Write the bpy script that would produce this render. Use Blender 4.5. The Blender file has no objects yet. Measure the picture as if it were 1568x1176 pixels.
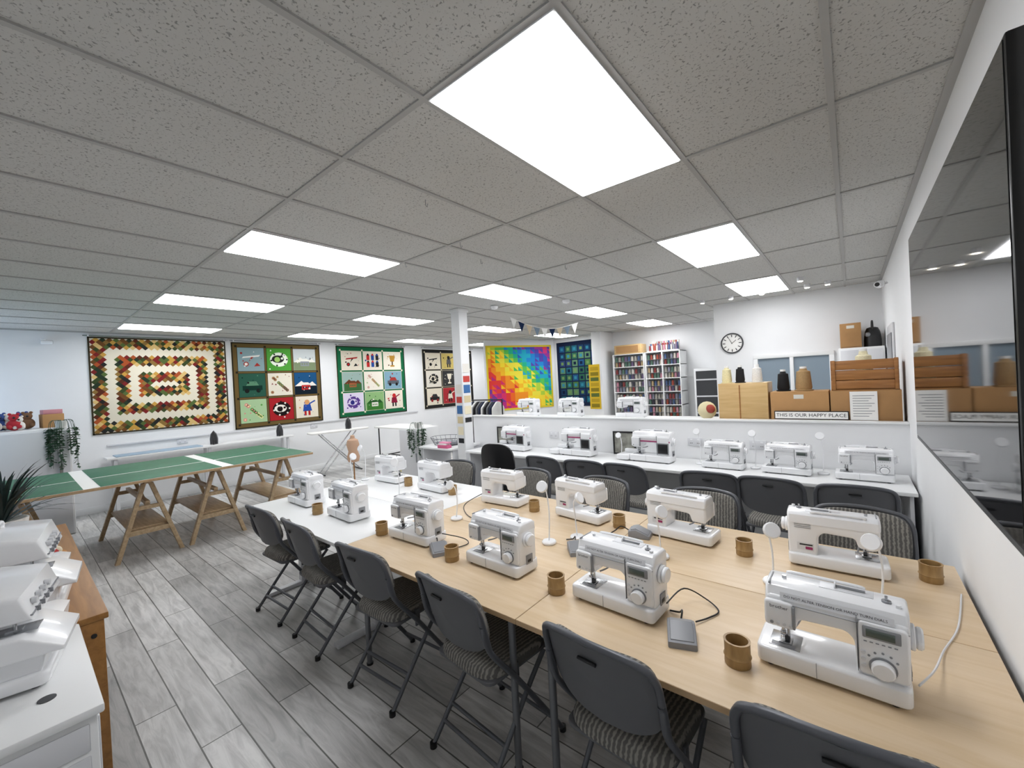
import bpy, bmesh, math, random
from mathutils import Matrix, Vector
random.seed(7)
scene = bpy.context.scene
CEIL = 2.80

# ------------------------------------------------------------------ materials
def lin(h):
    h = h.lstrip('#')
    c = [int(h[i:i+2], 16)/255 for i in (0, 2, 4)]
    return [(v/12.92 if v <= 0.04045 else ((v+0.055)/1.055)**2.4) for v in c] + [1]
_m = {}
def mat(name, hexc, rough=0.5, metal=0.0, emit=None, es=1.0, spec=0.5, var=0.0, vscale=20, coat=0):
    if name in _m: return _m[name]
    m = bpy.data.materials.new(name); m.use_nodes = True
    nt = m.node_tree; b = nt.nodes['Principled BSDF']
    c = lin(hexc)
    b.inputs['Base Color'].default_value = c
    b.inputs['Roughness'].default_value = rough
    b.inputs['Metallic'].default_value = metal
    b.inputs['Specular IOR Level'].default_value = spec
    if coat: b.inputs['Coat Weight'].default_value = coat
    if emit:
        b.inputs['Emission Color'].default_value = lin(emit)
        b.inputs['Emission Strength'].default_value = es
    if var > 0:
        tc = nt.nodes.new('ShaderNodeTexCoord'); n = nt.nodes.new('ShaderNodeTexNoise')
        n.inputs['Scale'].default_value = vscale; n.inputs['Detail'].default_value = 4
        nt.links.new(tc.outputs['Object'], n.inputs['Vector'])
        r = nt.nodes.new('ShaderNodeValToRGB')
        r.color_ramp.elements[0].position = 0.3; r.color_ramp.elements[1].position = 0.7
        r.color_ramp.elements[0].color = [v*(1-var) for v in c[:3]]+[1]
        r.color_ramp.elements[1].color = [min(1, v*(1+var)) for v in c[:3]]+[1]
        nt.links.new(n.outputs['Fac'], r.inputs['Fac'])
        nt.links.new(r.outputs['Color'], b.inputs['Base Color'])
    _m[name] = m
    return m

def nodes_of(m):
    return m.node_tree, m.node_tree.nodes['Principled BSDF']

def make_floor():
    m = mat('grey_wood_planks', '#8e8d8b', 0.38)
    nt, b = nodes_of(m); N = nt.nodes.new; L = nt.links.new
    tc = N('ShaderNodeTexCoord')
    br = N('ShaderNodeTexBrick'); br.inputs['Scale'].default_value = 1
    br.inputs['Brick Width'].default_value = 1.25; br.inputs['Row Height'].default_value = 0.175
    br.inputs['Mortar Size'].default_value = 0.0035; br.inputs['Mortar Smooth'].default_value = 0.1
    br.inputs['Color1'].default_value = lin('#dcdbd9'); br.inputs['Color2'].default_value = lin('#aaa9a7')
    br.inputs['Mortar'].default_value = lin('#5b5a56'); br.offset = 0.37; br.offset_frequency = 2
    L(tc.outputs['Object'], br.inputs['Vector'])
    mp = N('ShaderNodeMapping'); mp.inputs['Scale'].default_value = (1.5, 11, 1)
    L(tc.outputs['Object'], mp.inputs['Vector'])
    n = N('ShaderNodeTexNoise'); n.inputs['Scale'].default_value = 2.0; n.inputs['Detail'].default_value = 7
    n.inputs['Distortion'].default_value = 0.9; n.inputs['Roughness'].default_value = 0.62
    L(mp.outputs['Vector'], n.inputs['Vector'])
    r = N('ShaderNodeValToRGB'); r.color_ramp.elements[0].position = 0.33; r.color_ramp.elements[1].position = 0.6
    r.color_ramp.elements[0].color = (0.6, 0.6, 0.6, 1); r.color_ramp.elements[1].color = (1.05, 1.05, 1.05, 1)
    L(n.outputs['Fac'], r.inputs['Fac'])
    mx = N('ShaderNodeMix'); mx.data_type = 'RGBA'; mx.blend_type = 'MULTIPLY'; mx.inputs['Factor'].default_value = 0.85
    L(br.outputs['Color'], mx.inputs['A']); L(r.outputs['Color'], mx.inputs['B'])
    L(mx.outputs['Result'], b.inputs['Base Color'])
    bp = N('ShaderNodeBump'); bp.inputs['Strength'].default_value = 0.15; bp.inputs['Distance'].default_value = 0.01
    L(n.outputs['Fac'], bp.inputs['Height']); L(bp.outputs['Normal'], b.inputs['Normal'])
    return m

def make_ceiling():
    m = mat('mineral_fibre_tiles', '#d3d1cb', 0.95, spec=0.1)
    nt, b = nodes_of(m); N = nt.nodes.new; L = nt.links.new
    tc = N('ShaderNodeTexCoord')
    n = N('ShaderNodeTexNoise'); n.inputs['Scale'].default_value = 95; n.inputs['Detail'].default_value = 2
    n.inputs['Distortion'].default_value = 0.8
    L(tc.outputs['Object'], n.inputs['Vector'])
    r = N('ShaderNodeValToRGB'); r.color_ramp.elements[0].position = 0.33; r.color_ramp.elements[1].position = 0.41
    r.color_ramp.elements[0].color = lin('#9a9a98'); r.color_ramp.elements[1].color = lin('#d2d2cf')
    L(n.outputs['Fac'], r.inputs['Fac'])
    n2 = N('ShaderNodeTexNoise'); n2.inputs['Scale'].default_value = 1.2
    L(tc.outputs['Object'], n2.inputs['Vector'])
    mx = N('ShaderNodeMix'); mx.data_type = 'RGBA'; mx.blend_type = 'MULTIPLY'; mx.inputs['Factor'].default_value = 0.12
    L(r.outputs['Color'], mx.inputs['A']); L(n2.outputs['Fac'], mx.inputs['B'])
    L(mx.outputs['Result'], b.inputs['Base Color'])
    bp = N('ShaderNodeBump'); bp.inputs['Strength'].default_value = 0.5; bp.inputs['Distance'].default_value = 0.003
    L(r.outputs['Color'], bp.inputs['Height']); L(bp.outputs['Normal'], b.inputs['Normal'])
    return m

def make_wood(name, c1, c2, sc=(1.2, 12, 12), rough=0.4):
    m = mat(name, c1, rough)
    nt, b = nodes_of(m); N = nt.nodes.new; L = nt.links.new
    tc = N('ShaderNodeTexCoord'); mp = N('ShaderNodeMapping'); mp.inputs['Scale'].default_value = sc
    L(tc.outputs['Object'], mp.inputs['Vector'])
    n = N('ShaderNodeTexNoise'); n.inputs['Scale'].default_value = 3; n.inputs['Detail'].default_value = 6
    n.inputs['Distortion'].default_value = 0.5
    L(mp.outputs['Vector'], n.inputs['Vector'])
    r = N('ShaderNodeValToRGB'); r.color_ramp.elements[0].position = 0.3; r.color_ramp.elements[1].position = 0.7
    r.color_ramp.elements[0].color = lin(c2); r.color_ramp.elements[1].color = lin(c1)
    L(n.outputs['Fac'], r.inputs['Fac']); L(r.outputs['Color'], b.inputs['Base Color'])
    return m

def make_stripe():
    m = mat('striped_upholstery', '#55524e', 0.9, spec=0.1)
    nt, b = nodes_of(m); N = nt.nodes.new; L = nt.links.new
    tc = N('ShaderNodeTexCoord')
    w = N('ShaderNodeTexWave'); w.bands_direction = 'X'; w.inputs['Scale'].default_value = 17
    w.inputs['Distortion'].default_value = 1.6; w.inputs['Detail'].default_value = 0; w.inputs['Detail Scale'].default_value = 5
    L(tc.outputs['Object'], w.inputs['Vector'])
    r = N('ShaderNodeValToRGB'); r.color_ramp.elements[0].position = 0.35; r.color_ramp.elements[1].position = 0.85
    r.color_ramp.elements[0].color = lin('#63615e'); r.color_ramp.elements[1].color = lin('#928f88')
    L(w.outputs['Fac'], r.inputs['Fac']); L(r.outputs['Color'], b.inputs['Base Color'])
    return m

M_floor = make_floor(); M_ceil = make_ceiling(); M_stripe = make_stripe()
M_wall = mat('white_wall_paint', '#ecedee', 0.8, var=0.02, vscale=2, spec=0.2)
M_tbar = mat('ceiling_tbar', '#b2b2b0', 0.6)
M_beech = make_wood('beech_laminate', '#dfc8a9', '#d5bb95')
M_beechedge = make_wood('beech_edge', '#c7a983', '#b89870')
M_white = mat('white_laminate', '#eceded', 0.35)
M_trest = make_wood('pine_trestle', '#c3ab8a', '#a58d6c')
M_oak = make_wood('oak_desk', '#a9783f', '#8d6130')
M_green = mat('green_cutting_mat', '#3f7358', 0.6, var=0.08)
M_plas = mat('white_plastic', '#f3f4f6', 0.22, coat=0.3)
M_plas2 = mat('offwhite_plastic', '#d9dadd', 0.3)
M_gline = mat('grey_plastic', '#8d8f93', 0.4)
M_dgrey = mat('dark_grey_plastic', '#3a3b3e', 0.4)
M_lcd = mat('lcd_glass', '#56605a', 0.15)
M_steel = mat('steel', '#b8babd', 0.25, 1.0)
M_black = mat('black_plastic', '#151517', 0.4)
M_ink = mat('print_ink', '#2b2c30', 0.6)
M_chair = mat('chair_grey_shell', '#5b5c5f', 0.5)
M_tube = mat('chair_grey_tube', '#5a5c61', 0.4, 0.3)
M_bamboo = make_wood('bamboo', '#b0905f', '#8a6a3e', (8, 8, 2))
M_pedal = mat('pedal_grey', '#8d8f94', 0.5)
M_magenta = mat('magenta_trim', '#9c2a62', 0.4)
M_cream = mat('cream_cotton', '#e8e0cb', 0.9, spec=0.1)
M_card = mat('cardboard', '#b58a5a', 0.85, var=0.08, vscale=6)
M_card2 = mat('kraft_cardboard', '#a98053', 0.85, var=0.08, vscale=6)
M_ply = make_wood('plywood', '#d8b883', '#c9a56d')
M_pine = make_wood('crate_pine', '#a9743f', '#8a5a2d')
M_paper = mat('paper', '#f1f0ec', 0.8)
M_tv = mat('tv_screen', '#050506', 0.04, spec=0.6)
M_tvf = mat('tv_bezel', '#0c0c0d', 0.3)
M_light = mat('led_diffuser', '#ffffff', 0.5, emit='#fbfcff', es=10.5)
M_spot = mat('spot_lens', '#ffffff', 0.5, emit='#fff4e0', es=14)
M_leaf = mat('leaf_green', '#2e4a33', 0.5, var=0.2)
M_ldark = mat('leaf_dark', '#1c3230', 0.45, var=0.2)
M_pot = mat('terracotta', '#8a6a4a', 0.8)
M_alu = mat('leg_grey_metal', '#77797d', 0.4, 0.6)

# ------------------------------------------------------------------ builder
def round_poly(pts, r, n=4):
    out = []; k = len(pts)
    for i in range(k):
        p = Vector(pts[i]); a = Vector(pts[i-1]); c = Vector(pts[(i+1) % k])
        d1 = (a-p); d2 = (c-p)
        rr = min(r, d1.length*0.45, d2.length*0.45)
        s = p+d1.normalized()*rr; e = p+d2.normalized()*rr
        for j in range(n+1):
            t = j/n
            q = s*(1-t)**2+p*2*t*(1-t)+e*t*t
            out.append((q.x, q.y))
    return out

def catmull(P, n=6):
    P = [Vector(p) for p in P]
    if len(P) < 3: return P
    out = []
    for i in range(len(P)-1):
        p0 = P[max(i-1, 0)]; p1 = P[i]; p2 = P[i+1]; p3 = P[min(i+2, len(P)-1)]
        for j in range(n):
            t = j/n
            out.append(0.5*((2*p1)+(-p0+p2)*t+(2*p0-5*p1+4*p2-p3)*t*t+(-p0+3*p1-3*p2+p3)*t**3))
    out.append(P[-1]); return out

class B:
    def __init__(s, M=None):
        s.bm = bmesh.new(); s.mats = []; s.M = M or Matrix()
    def mi(s, m):
        if m not in s.mats: s.mats.append(m)
        return s.mats.index(m)
    def raw(s, vs, fs, m, M=None):
        T = s.M @ M if M else s.M
        i = s.mi(m)
        nv = [s.bm.verts.new(T @ Vector(v)) for v in vs]
        for f in fs:
            try:
                q = s.bm.faces.new([nv[k] for k in f]); q.material_index = i
            except ValueError: pass
    def merge(s, t, m, M=None):
        t.verts.index_update()
        s.raw([v.co.copy() for v in t.verts], [[v.index for v in f.verts] for f in t.faces], m, M)
        t.free()
    def box(s, x0, x1, y0, y1, z0, z1, m, bev=0, seg=2, M=None):
        t = bmesh.new(); bmesh.ops.create_cube(t, size=1)
        for v in t.verts:
            v.co = Vector(((x0+x1)/2+v.co.x*(x1-x0), (y0+y1)/2+v.co.y*(y1-y0), (z0+z1)/2+v.co.z*(z1-z0)))
        if bev: bmesh.ops.bevel(t, geom=t.edges[:], offset=bev, segments=seg, profile=0.5, affect='EDGES')
        s.merge(t, m, M)
    def prism(s, pts, a, b, m, plane='XY', bev=0, seg=3, M=None):
        def c3(p, w):
            if plane == 'XY': return Vector((p[0], p[1], w))
            if plane == 'XZ': return Vector((p[0], w, p[1]))
            return Vector((w, p[0], p[1]))
        t = bmesh.new()
        va = [t.verts.new(c3(p, a)) for p in pts]; vb = [t.verts.new(c3(p, b)) for p in pts]
        n = len(pts)
        fa = t.faces.new(va); fb = t.faces.new(vb[::-1])
        for i in range(n): t.faces.new([va[i], vb[i], vb[(i+1) % n], va[(i+1) % n]])
        bmesh.ops.recalc_face_normals(t, faces=t.faces[:])
        if bev:
            es = list(set(list(fa.edges)+list(fb.edges)))
            bmesh.ops.bevel(t, geom=es, offset=bev, segments=seg, profile=0.5, affect='EDGES')
        s.merge(t, m, M)
    def lathe(s, prof, m, seg=20, M=None):
        vs = []; fs = []
        n = len(prof)
        for k in range(seg):
            a = 2*math.pi*k/seg
            for r, z in prof: vs.append((r*math.cos(a), r*math.sin(a), z))
        for k in range(seg):
            k2 = (k+1) % seg
            for i in range(n-1):
                fs.append([k*n+i, k2*n+i, k2*n+i+1, k*n+i+1])
        if prof[0][0] > 1e-6: fs.append([k*n for k in range(seg)][::-1])
        if prof[-1][0] > 1e-6: fs.append([k*n+n-1 for k in range(seg)])
        s.raw(vs, fs, m, M)
    def cyl(s, c, r, h, m, axis='Z', seg=18, bev=0, r2=None, M=None):
        r2 = r if r2 is None else r2
        p = [(r, 0), (r2, h)]
        if bev: p = [(r-bev, 0), (r, bev), (r2, h-bev), (r2-bev, h)]
        T = Matrix.Translation(Vector(c))
        if axis == 'X': T = T @ Matrix.Rotation(math.pi/2, 4, 'Y')
        if axis == 'Y': T = T @ Matrix.Rotation(-math.pi/2, 4, 'X')
        s.lathe(p, m, seg, (M @ T) if M else T)
    def ball(s, c, r, m, seg=12, M=None):
        if not hasattr(r, '__len__'): r = (r, r, r)
        prof = [(max(math.sin(math.pi*i/8), 0), -math.cos(math.pi*i/8)) for i in range(9)]
        T = Matrix.Translation(Vector(c)) @ Matrix.Diagonal((r[0], r[1], r[2], 1))
        prof = [(p[0] if p[0] > 1e-6 else 1e-5, p[1]) for p in prof]
        s.lathe(prof, m, seg, (M @ T) if M else T)
    def tube(s, P, r, m, seg=8, smooth=True, M=None, closed=False):
        P = catmull(P) if smooth else [Vector(p) for p in P]
        n = len(P); vs = []; fs = []
        up = Vector((0, 0, 1)); prev = None
        for i, p in enumerate(P):
            d = (P[min(i+1, n-1)]-P[max(i-1, 0)]).normalized()
            if prev is None:
                a = up if abs(d.z) < 0.9 else Vector((1, 0, 0))
                u = d.cross(a).normalized()
            else:
                u = (prev-d*prev.dot(d)).normalized()
            prev = u; w = d.cross(u)
            rr = r[i] if hasattr(r, '__len__') else r
            for k in range(seg):
                a = 2*math.pi*k/seg
                vs.append(p+u*math.cos(a)*rr+w*math.sin(a)*rr)
        for i in range(n-1):
            for k in range(seg):
                k2 = (k+1) % seg
                fs.append([i*seg+k, i*seg+k2, (i+1)*seg+k2, (i+1)*seg+k])
        fs.append(list(range(seg))[::-1]); fs.append([(n-1)*seg+k for k in range(seg)])
        s.raw(vs, fs, m, M)
    def pad(s, a, b, m_bot, m_top, t, e=4.0, M=None, curve=None, bulge=0.3):
        def se(v): return math.copysign(abs(v)**(2/e), v)
        R = [0.0001, 0.35, 0.65, 0.85, 0.95, 1.0]; K = 36
        for side, mm in ((0, m_bot), (1, m_top)):
            vs = []; fs = []
            for r in R:
                for k in range(K):
                    th = 2*math.pi*k/K
                    x = r*a*se(math.cos(th)); y = r*b*se(math.sin(th))
                    z = t*(1-bulge*r**6) if side else 0
                    if side and r == 1.0: z = t*0.35
                    if curve: z += curve(x, y)
                    vs.append((x, y, z))
            if side:
                for k in range(K):
                    th = 2*math.pi*k/K
                    x = a*se(math.cos(th)); y = b*se(math.sin(th))
                    vs.append((x, y, (curve(x, y) if curve else 0)))
            nr = len(R)+(1 if side else 0)
            for i in range(nr-1):
                for k in range(K):
                    k2 = (k+1) % K
                    f = [i*K+k, (i+1)*K+k, (i+1)*K+k2, i*K+k2]
                    fs.append(f if side else f[::-1])
            s.raw(vs, fs, mm, M)
    def text(s, txt, size, m, M, ext=0.0004):
        cu = bpy.data.curves.new('t', 'FONT'); cu.body = txt; cu.size = size; cu.resolution_u = 2
        cu.align_x = 'CENTER'; cu.align_y = 'CENTER'
        ob = bpy.data.objects.new('t', cu); scene.collection.objects.link(ob)
        dg = bpy.context.evaluated_depsgraph_get()
        me = bpy.data.meshes.new_from_object(ob.evaluated_get(dg))
        s.raw([v.co.copy() for v in me.vertices], [list(p.vertices) for p in me.polygons], m, M)
        bpy.data.objects.remove(ob); bpy.data.curves.remove(cu); bpy.data.meshes.remove(me)
    def mesh(s, name, ang=35):
        me = bpy.data.meshes.new(name); s.bm.to_mesh(me); s.bm.free()
        for m in s.mats: me.materials.append(m)
        me.shade_smooth(); me.set_sharp_from_angle(angle=math.radians(ang))
        return me
    def obj(s, name, loc=(0, 0, 0), rz=0, ang=35):
        return place(s.mesh(name, ang), name, loc, rz)

def place(me, name, loc=(0, 0, 0), rz=0, sc=1):
    o = bpy.data.objects.new(name, me); scene.collection.objects.link(o)
    o.location = loc; o.rotation_euler = (0, 0, math.radians(rz))
    o.scale = sc if hasattr(sc, '__len__') else (sc, sc, sc)
    return o

def frame(origin, u, v):
    u = Vector(u).normalized(); v = Vector(v).normalized(); w = u.cross(v)
    return Matrix(((u.x, v.x, w.x, origin[0]), (u.y, v.y, w.y, origin[1]), (u.z, v.z, w.z, origin[2]), (0, 0, 0, 1)))

# ------------------------------------------------------------------ room
XE, XR, YN, YB = -9.1, 0.36, -0.75, 9.9
b = B(); b.box(XE-.1, XR+.1, YN-.1, YB+.1, -0.1, 0, M_floor); b.obj('floor')
b = B(); b.box(XE-.1, XR+.1, YN-.1, YB+.1, CEIL, CEIL+.08, M_ceil); b.obj('ceiling')
b = B(); b.box(XE-.12, XE, YN-.1, YB+.1, 0, CEIL, M_wall); b.obj('wall_end')
b = B(); b.box(XR, XR+.12, YN-.1, YB+.1, 0, CEIL, M_wall); b.obj('wall_right')
b = B(); b.box(XE, XR, YB, YB+.12, 0, CEIL, M_wall); b.obj('wall_back')
b = B()
wx0, wx1, wz0, wz1 = -8.9, -7.2, 1.0, 2.4
b.box(XE, wx0, YN-.12, YN, 0, CEIL, M_wall); b.box(wx1, XR, YN-.12, YN, 0, CEIL, M_wall)
b.box(wx0, wx1, YN-.12, YN, 0, wz0, M_wall); b.box(wx0, wx1, YN-.12, YN, wz1, CEIL, M_wall); b.obj('wall_left')
b = B(); fw = M_plas
b.box(wx0, wx0+.06, YN-.1, YN-.04, wz0, wz1, fw, .005); b.box(wx1-.06, wx1, YN-.1, YN-.04, wz0, wz1, fw, .005)
b.box(wx0, wx1, YN-.1, YN-.04, wz0, wz0+.06, fw, .005); b.box(wx0, wx1, YN-.1, YN-.04, wz1-.06, wz1, fw, .005)
b.box((wx0+wx1)/2-.03, (wx0+wx1)/2+.03, YN-.1, YN-.04, wz0+.06, wz1-.06, fw, .005); b.obj('window_1')
b = B(); b.box(-1.76, XR, 7.6, 7.72, 0, CEIL, M_wall); b.obj('wall_clock_side')
P1 = Vector((-7.42, 7.97, 0)); P2 = Vector((-6.5, 9.86, 0)); ud = (P2-P1).normalized()
Mr = frame(P1, ud, (0, 0, 1)); Lr = (P2-P1).length
b = B(); b.box(0, Lr, 0, CEIL, -.08, 0, M_wall, M=Mr); b.obj('wall_return')
b = B(); b.box(-4.75, XR, 4.75, 4.83, 0, 1.16, M_wall); b.box(-4.77, XR, 4.735, 4.845, 1.16, 1.18, M_white, .004); b.obj('wall_partition')
b = B(); b.box(-4.95, -4.7, 9.2, 9.9, 0, CEIL, M_wall, .004); b.obj('wall_pillar')
b = B(); b.box(-4.535, -4.365, 4.18, 4.35, 0, CEIL, M_wall, .006)
b.box(-4.55, -4.35, 4.165, 4.365, 0, .09, M_white, .005)
b.box(-4.55, -4.35, 4.165, 4.365, CEIL-.05, CEIL, M_white, .005); b.obj('support_column')
b = B()
for (z, c, h) in ((1.42, '#d9c9a0', .1), (1.56, '#3b6ea8', .12), (1.72, '#c8433b', .09), (1.86, '#e6e2da', .13), (1.25, '#f0e6c8', .12), (1.13, '#1e1e22', .07)):
    b.box(-4.364, -4.361, 4.20, 4.33, z, z+h, mat('poster'+c, c, .7))
    b.box(-4.50, -4.39, 4.175, 4.178, z-.3, z+h-.3, mat('poster'+c, c, .7))
b.obj('notices')
b = B(); b.box(XE, XE+.018, YN, YB, 0, .1, M_white, .003); b.obj('baseboard_end')
b = B(); b.box(XR-.018, XR, YN, 7.6, 0, .1, M_white, .003); b.obj('baseboard_right')
b = B(); b.box(XE+.02, XR-.02, YN, YN+.018, 0, .1, M_white, .003); b.obj('baseboard_left')
# ceiling grid
b = B(); xs = []; x = -0.025
while x > XE: xs.append(x); x -= 0.6
ys = [1.05+1.2*i for i in range(-1, 8) if 1.05+1.2*i < YB]
for x in xs: b.box(x-.012, x+.012, YN, YB, CEIL-.008, CEIL, M_tbar)
for y in ys: b.box(XE, XR, y-.012, y+.012, CEIL-.0075, CEIL-.0005, M_tbar)
b.box(XR-.03, XR, YN, YB, CEIL-.012, CEIL-.0005, M_tbar)
b.box(XE, XE+.03, YN, YB, CEIL-.012, CEIL-.0005, M_tbar); b.obj('trim_ceiling_grid')
b = B(); b.box(-.288, .288, -.588, .588, -.012, 0, M_plas); b.box(-.28, .28, -.58, .58, -.016, -.010, M_light)
lm = b.mesh('ceiling_light_panel')
for i in range(4):
    for j in range(4):
        place(lm, 'ceiling_light_panel', (-.925-2.4*i, 1.65+2.4*j, CEIL-.001))
b = B(); b.cyl((0, 0, -.05), .035, .05, M_plas2); b.cyl((0, 0, -.055), .026, .008, M_spot)
sm = b.mesh('ceiling_spotlight')
for p in ((-1.35, 6.9), (-.95, 6.9), (-.45, 6.3), (-.42, 6.9), (-.2, 6.9), (-1.75, 6.9)):
    place(sm, 'ceiling_spotlight', (p[0], p[1], CEIL))
b = B(); b.lathe([(.055, 0), (.055, -.02), (.04, -.045), (.001, -.055)][::-1], M_plas, 20)
dm = b.mesh('smoke_detector')
for p in ((-3.95, 4.5), (-3.05, 5.0)): place(dm, 'smoke_detector', (p[0], p[1], CEIL-.008))
b = B(); b.tube([(0, 0, 0), (0, 0, -.03), (.012, 0, -.045), (.02, 0, -.03)], .002, M_gline, 5); hk = b.mesh('ceiling_hook')
for x, y in ((-1.9, 1.6), (-2.3, 2.26), (-2.5, 2.7), (-2.9, 3.46), (-3.4, 3.0), (-2.1, 3.46), (-3.0, 2.26)): place(hk, 'ceiling_hook', (x, y, CEIL-.007))

# ------------------------------------------------------------------ sewing machine
def sewing_machine(big=False):
    b = B(); W = M_plas
    b.prism(round_poly([(-.2, -.085), (.2, -.085), (.2, .09), (-.2, .09)], .025), .008, .07, W, 'XY', .01)
    for x in (-.16, .16):
        for y in (-.06, .06): b.cyl((x, y, 0), .012, .012, M_dgrey)
    C = [(.197, .055), (.2, .262), (-.168, .262), (-.17, .155), (-.158, .14), (-.085, .14), (-.075, .188), (.05, .194), (.07, .17), (.075, .055)]
    b.prism(round_poly(C, .018), -.062, .075, W, 'XZ', .012)
    b.prism([(-.064, .236), (-.046, .288), (-.03, .297), (.055, .297), (.076, .28), (.078, .236)], -.171, .2, W, 'YZ', .012)
    b.prism(round_poly([(-.172, .15), (-.088, .15), (-.088, .245), (-.172, .245)], .015), -.074, -.055, W, 'XZ', .008)
    b.prism(round_poly([(.078, .075), (.195, .075), (.195, .25), (.078, .25)], .015), -.07, -.055, W, 'XZ', .006)
    b.box(-.03, -.0285, -.0862, -.08, .012, .066, M_gline); b.box(-.168, .198, -.0665, -.062, .2365, .2375, M_gline)
    b.box(.0755, .0768, -.071, -.05, .08, .26, M_gline)
    T = frame((0.0, -.0592, .2625), (1, 0, 0), (0, .33, .944))
    if not big:
        b.box(-.125, .165, -.012, .012, 0, .0012, M_plas2, M=T @ Matrix.Translation((0, 0, .001)))
        b.text('DO NOT ALTER TENSION OR HAND TURN DIALS', .0118, M_ink, T @ Matrix.Translation((.018, 0, .0032)))
        Tb = frame((-.128, -.0755, .225), (1, 0, 0), (0, 0, 1))
        b.text('brother', .017, M_ink, Tb)
        b.box(.09, .178, -.0735, -.069, .2, .238, M_gline, .003)
        b.box(.098, .165, -.0745, -.071, .206, .231, M_lcd, .001)
        for k in range(6): b.box(.092+k*.014, .1+k*.014, -.0715, -.0695, .186, .189, M_gline)
        for k in range(5):
            a = math.radians(35+k*27)
            b.cyl((.135+.04*math.cos(a), -.072, .115+.045*math.sin(a)), .0035, .003, M_gline, 'Y', 8)
        b.cyl((.135, -.073, .112), .033, .008, M_gline, 'Y', 24); b.cyl((.135, -.095, .112), .028, .024, W, 'Y', 24, .004)
        for k in range(3): b.cyl((.09, -.0745, .105+k*.022), .006, .006, M_plas2, 'Y', 10)
    else:
        b.box(-.17, .2, -.0695, -.062, .2, .212, M_magenta, .001)
        b.box(.082, .19, -.076, -.069, .085, .195, M_gline, .003)
        b.box(.09, .182, -.078, -.072, .095, .185, M_black, .001)
        b.cyl((.17, -.075, .07), .01, .01, W, 'Y')
        b.prism(round_poly([(-.33, -.1), (-.2, -.1), (-.2, .1), (-.33, .1)], .02), .008, .06, W, 'XY', .008)
        b.box(-.3, -.1, .03, .085, .06, .1, W, .01)
    for k in range(4): b.cyl((-.15+k*.018, -.077, .165), .0055, .005, M_plas2 if k else M_gline, 'Y', 10)
    b.box(-.09, -.083, -.076, -.05, .155, .235, M_gline, .001)
    b.cyl((-.125, -.02, .105), .005, .045, M_steel); b.cyl((-.11, -.018, .09), .0045, .06, M_steel)
    b.cyl((-.125, -.02, .072), .0012, .04, M_steel, seg=6)
    b.box(-.133, -.117, -.03, -.012, .098, .112, M_steel, .002)
    b.box(-.137, -.1, -.04, .0, .0735, .078, M_steel, .001); b.box(-.122, -.106, -.026, -.01, .078, .095, M_dgrey, .002)
    b.box(-.165, -.075, -.06, .035, .0695, .0722, M_steel, .001)
    b.box(-.158, -.09, -.057, -.035, .072, .0735, M_gline, .001)
    b.tube([(-.09, .0, .13), (-.085, .045, .125), (-.08, .09, .128)], .004, M_gline)
    b.cyl((.2, .005, .2), .04, .012, W, 'X', 24, .003); b.cyl((.212, .005, .2), .034, .018, W, 'X', 24, .005)
    b.box(.199, .2015, -.01, .04, .06, .11, M_gline, .001); b.box(.2, .2025, 0, .025, .07, .085, M_black)
    for k in range(4): b.box(.1, .17, .0745, .0765, .21+k*.009, .213+k*.009, M_gline)
    b.box(.09, .16, .0745, .0765, .09, .13, M_plas2); b.box(.095, .125, .076, .0768, .095, .11, M_magenta); b.box(.095, .15, .076, .0768, .116, .124, M_ink)
    b.box(-.02, .12, .0, .05, .2965, .299, M_plas2, .001)
    b.tube([(.02, .025, .304), (.1, .025, .304)], .004, M_gline); b.cyl((.02, .025, .304), .014, .004, W, 'X', 14)
    b.cyl((.15, .0, .297), .012, .006, M_gline); b.cyl((.15, 0, .303), .004, .014, M_steel)
    b.cyl((.175, -.02, .295), .008, .012, W)
    b.cyl((-.12, .01, .296), .007, .012, M_steel); b.box(-.16, -.155, -.05, .04, .293, .299, M_gline, .001)
    b.tube([(-.11, .06, .290), (-.1, .062, .300), (.08, .062, .300), (.09, .06, .290)], .006, W)
    return b.mesh('sewing_machine', 40)
SM = sewing_machine(); SMB = sewing_machine(True)
TX = [-.085, -.79, -1.45, -2.15, -2.98, -3.68]
TT = .742; SC = (.93, .97, .87)
for i, x in enumerate(TX):
    place(SM, 'sewing_machine', (x, 1.595, TT), (-1, -3, -2, 2, -2, 0)[i], SC)
    place(SM, 'sewing_machine', (x, 2.46, TT), 180+(2, -5, -8, 3, -3, 2)[i], SC)
for x, y, r in ((.05, 4.42, 0), (-.48, 4.42, -3), (-1.0, 4.42, -2)): place(SM, 'sewing_machine', (x, y, TT), r, SC)
for x in (-1.72, -2.65, -3.65): place(SMB, 'embroidery_machine', (x, 4.45, TT), -3, (1.15, 1.1, 1.1))
for x in (-2.2, -3.1, -3.85): place(SM, 'sewing_machine', (x, 5.05, 1.154), -5, SC)

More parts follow.
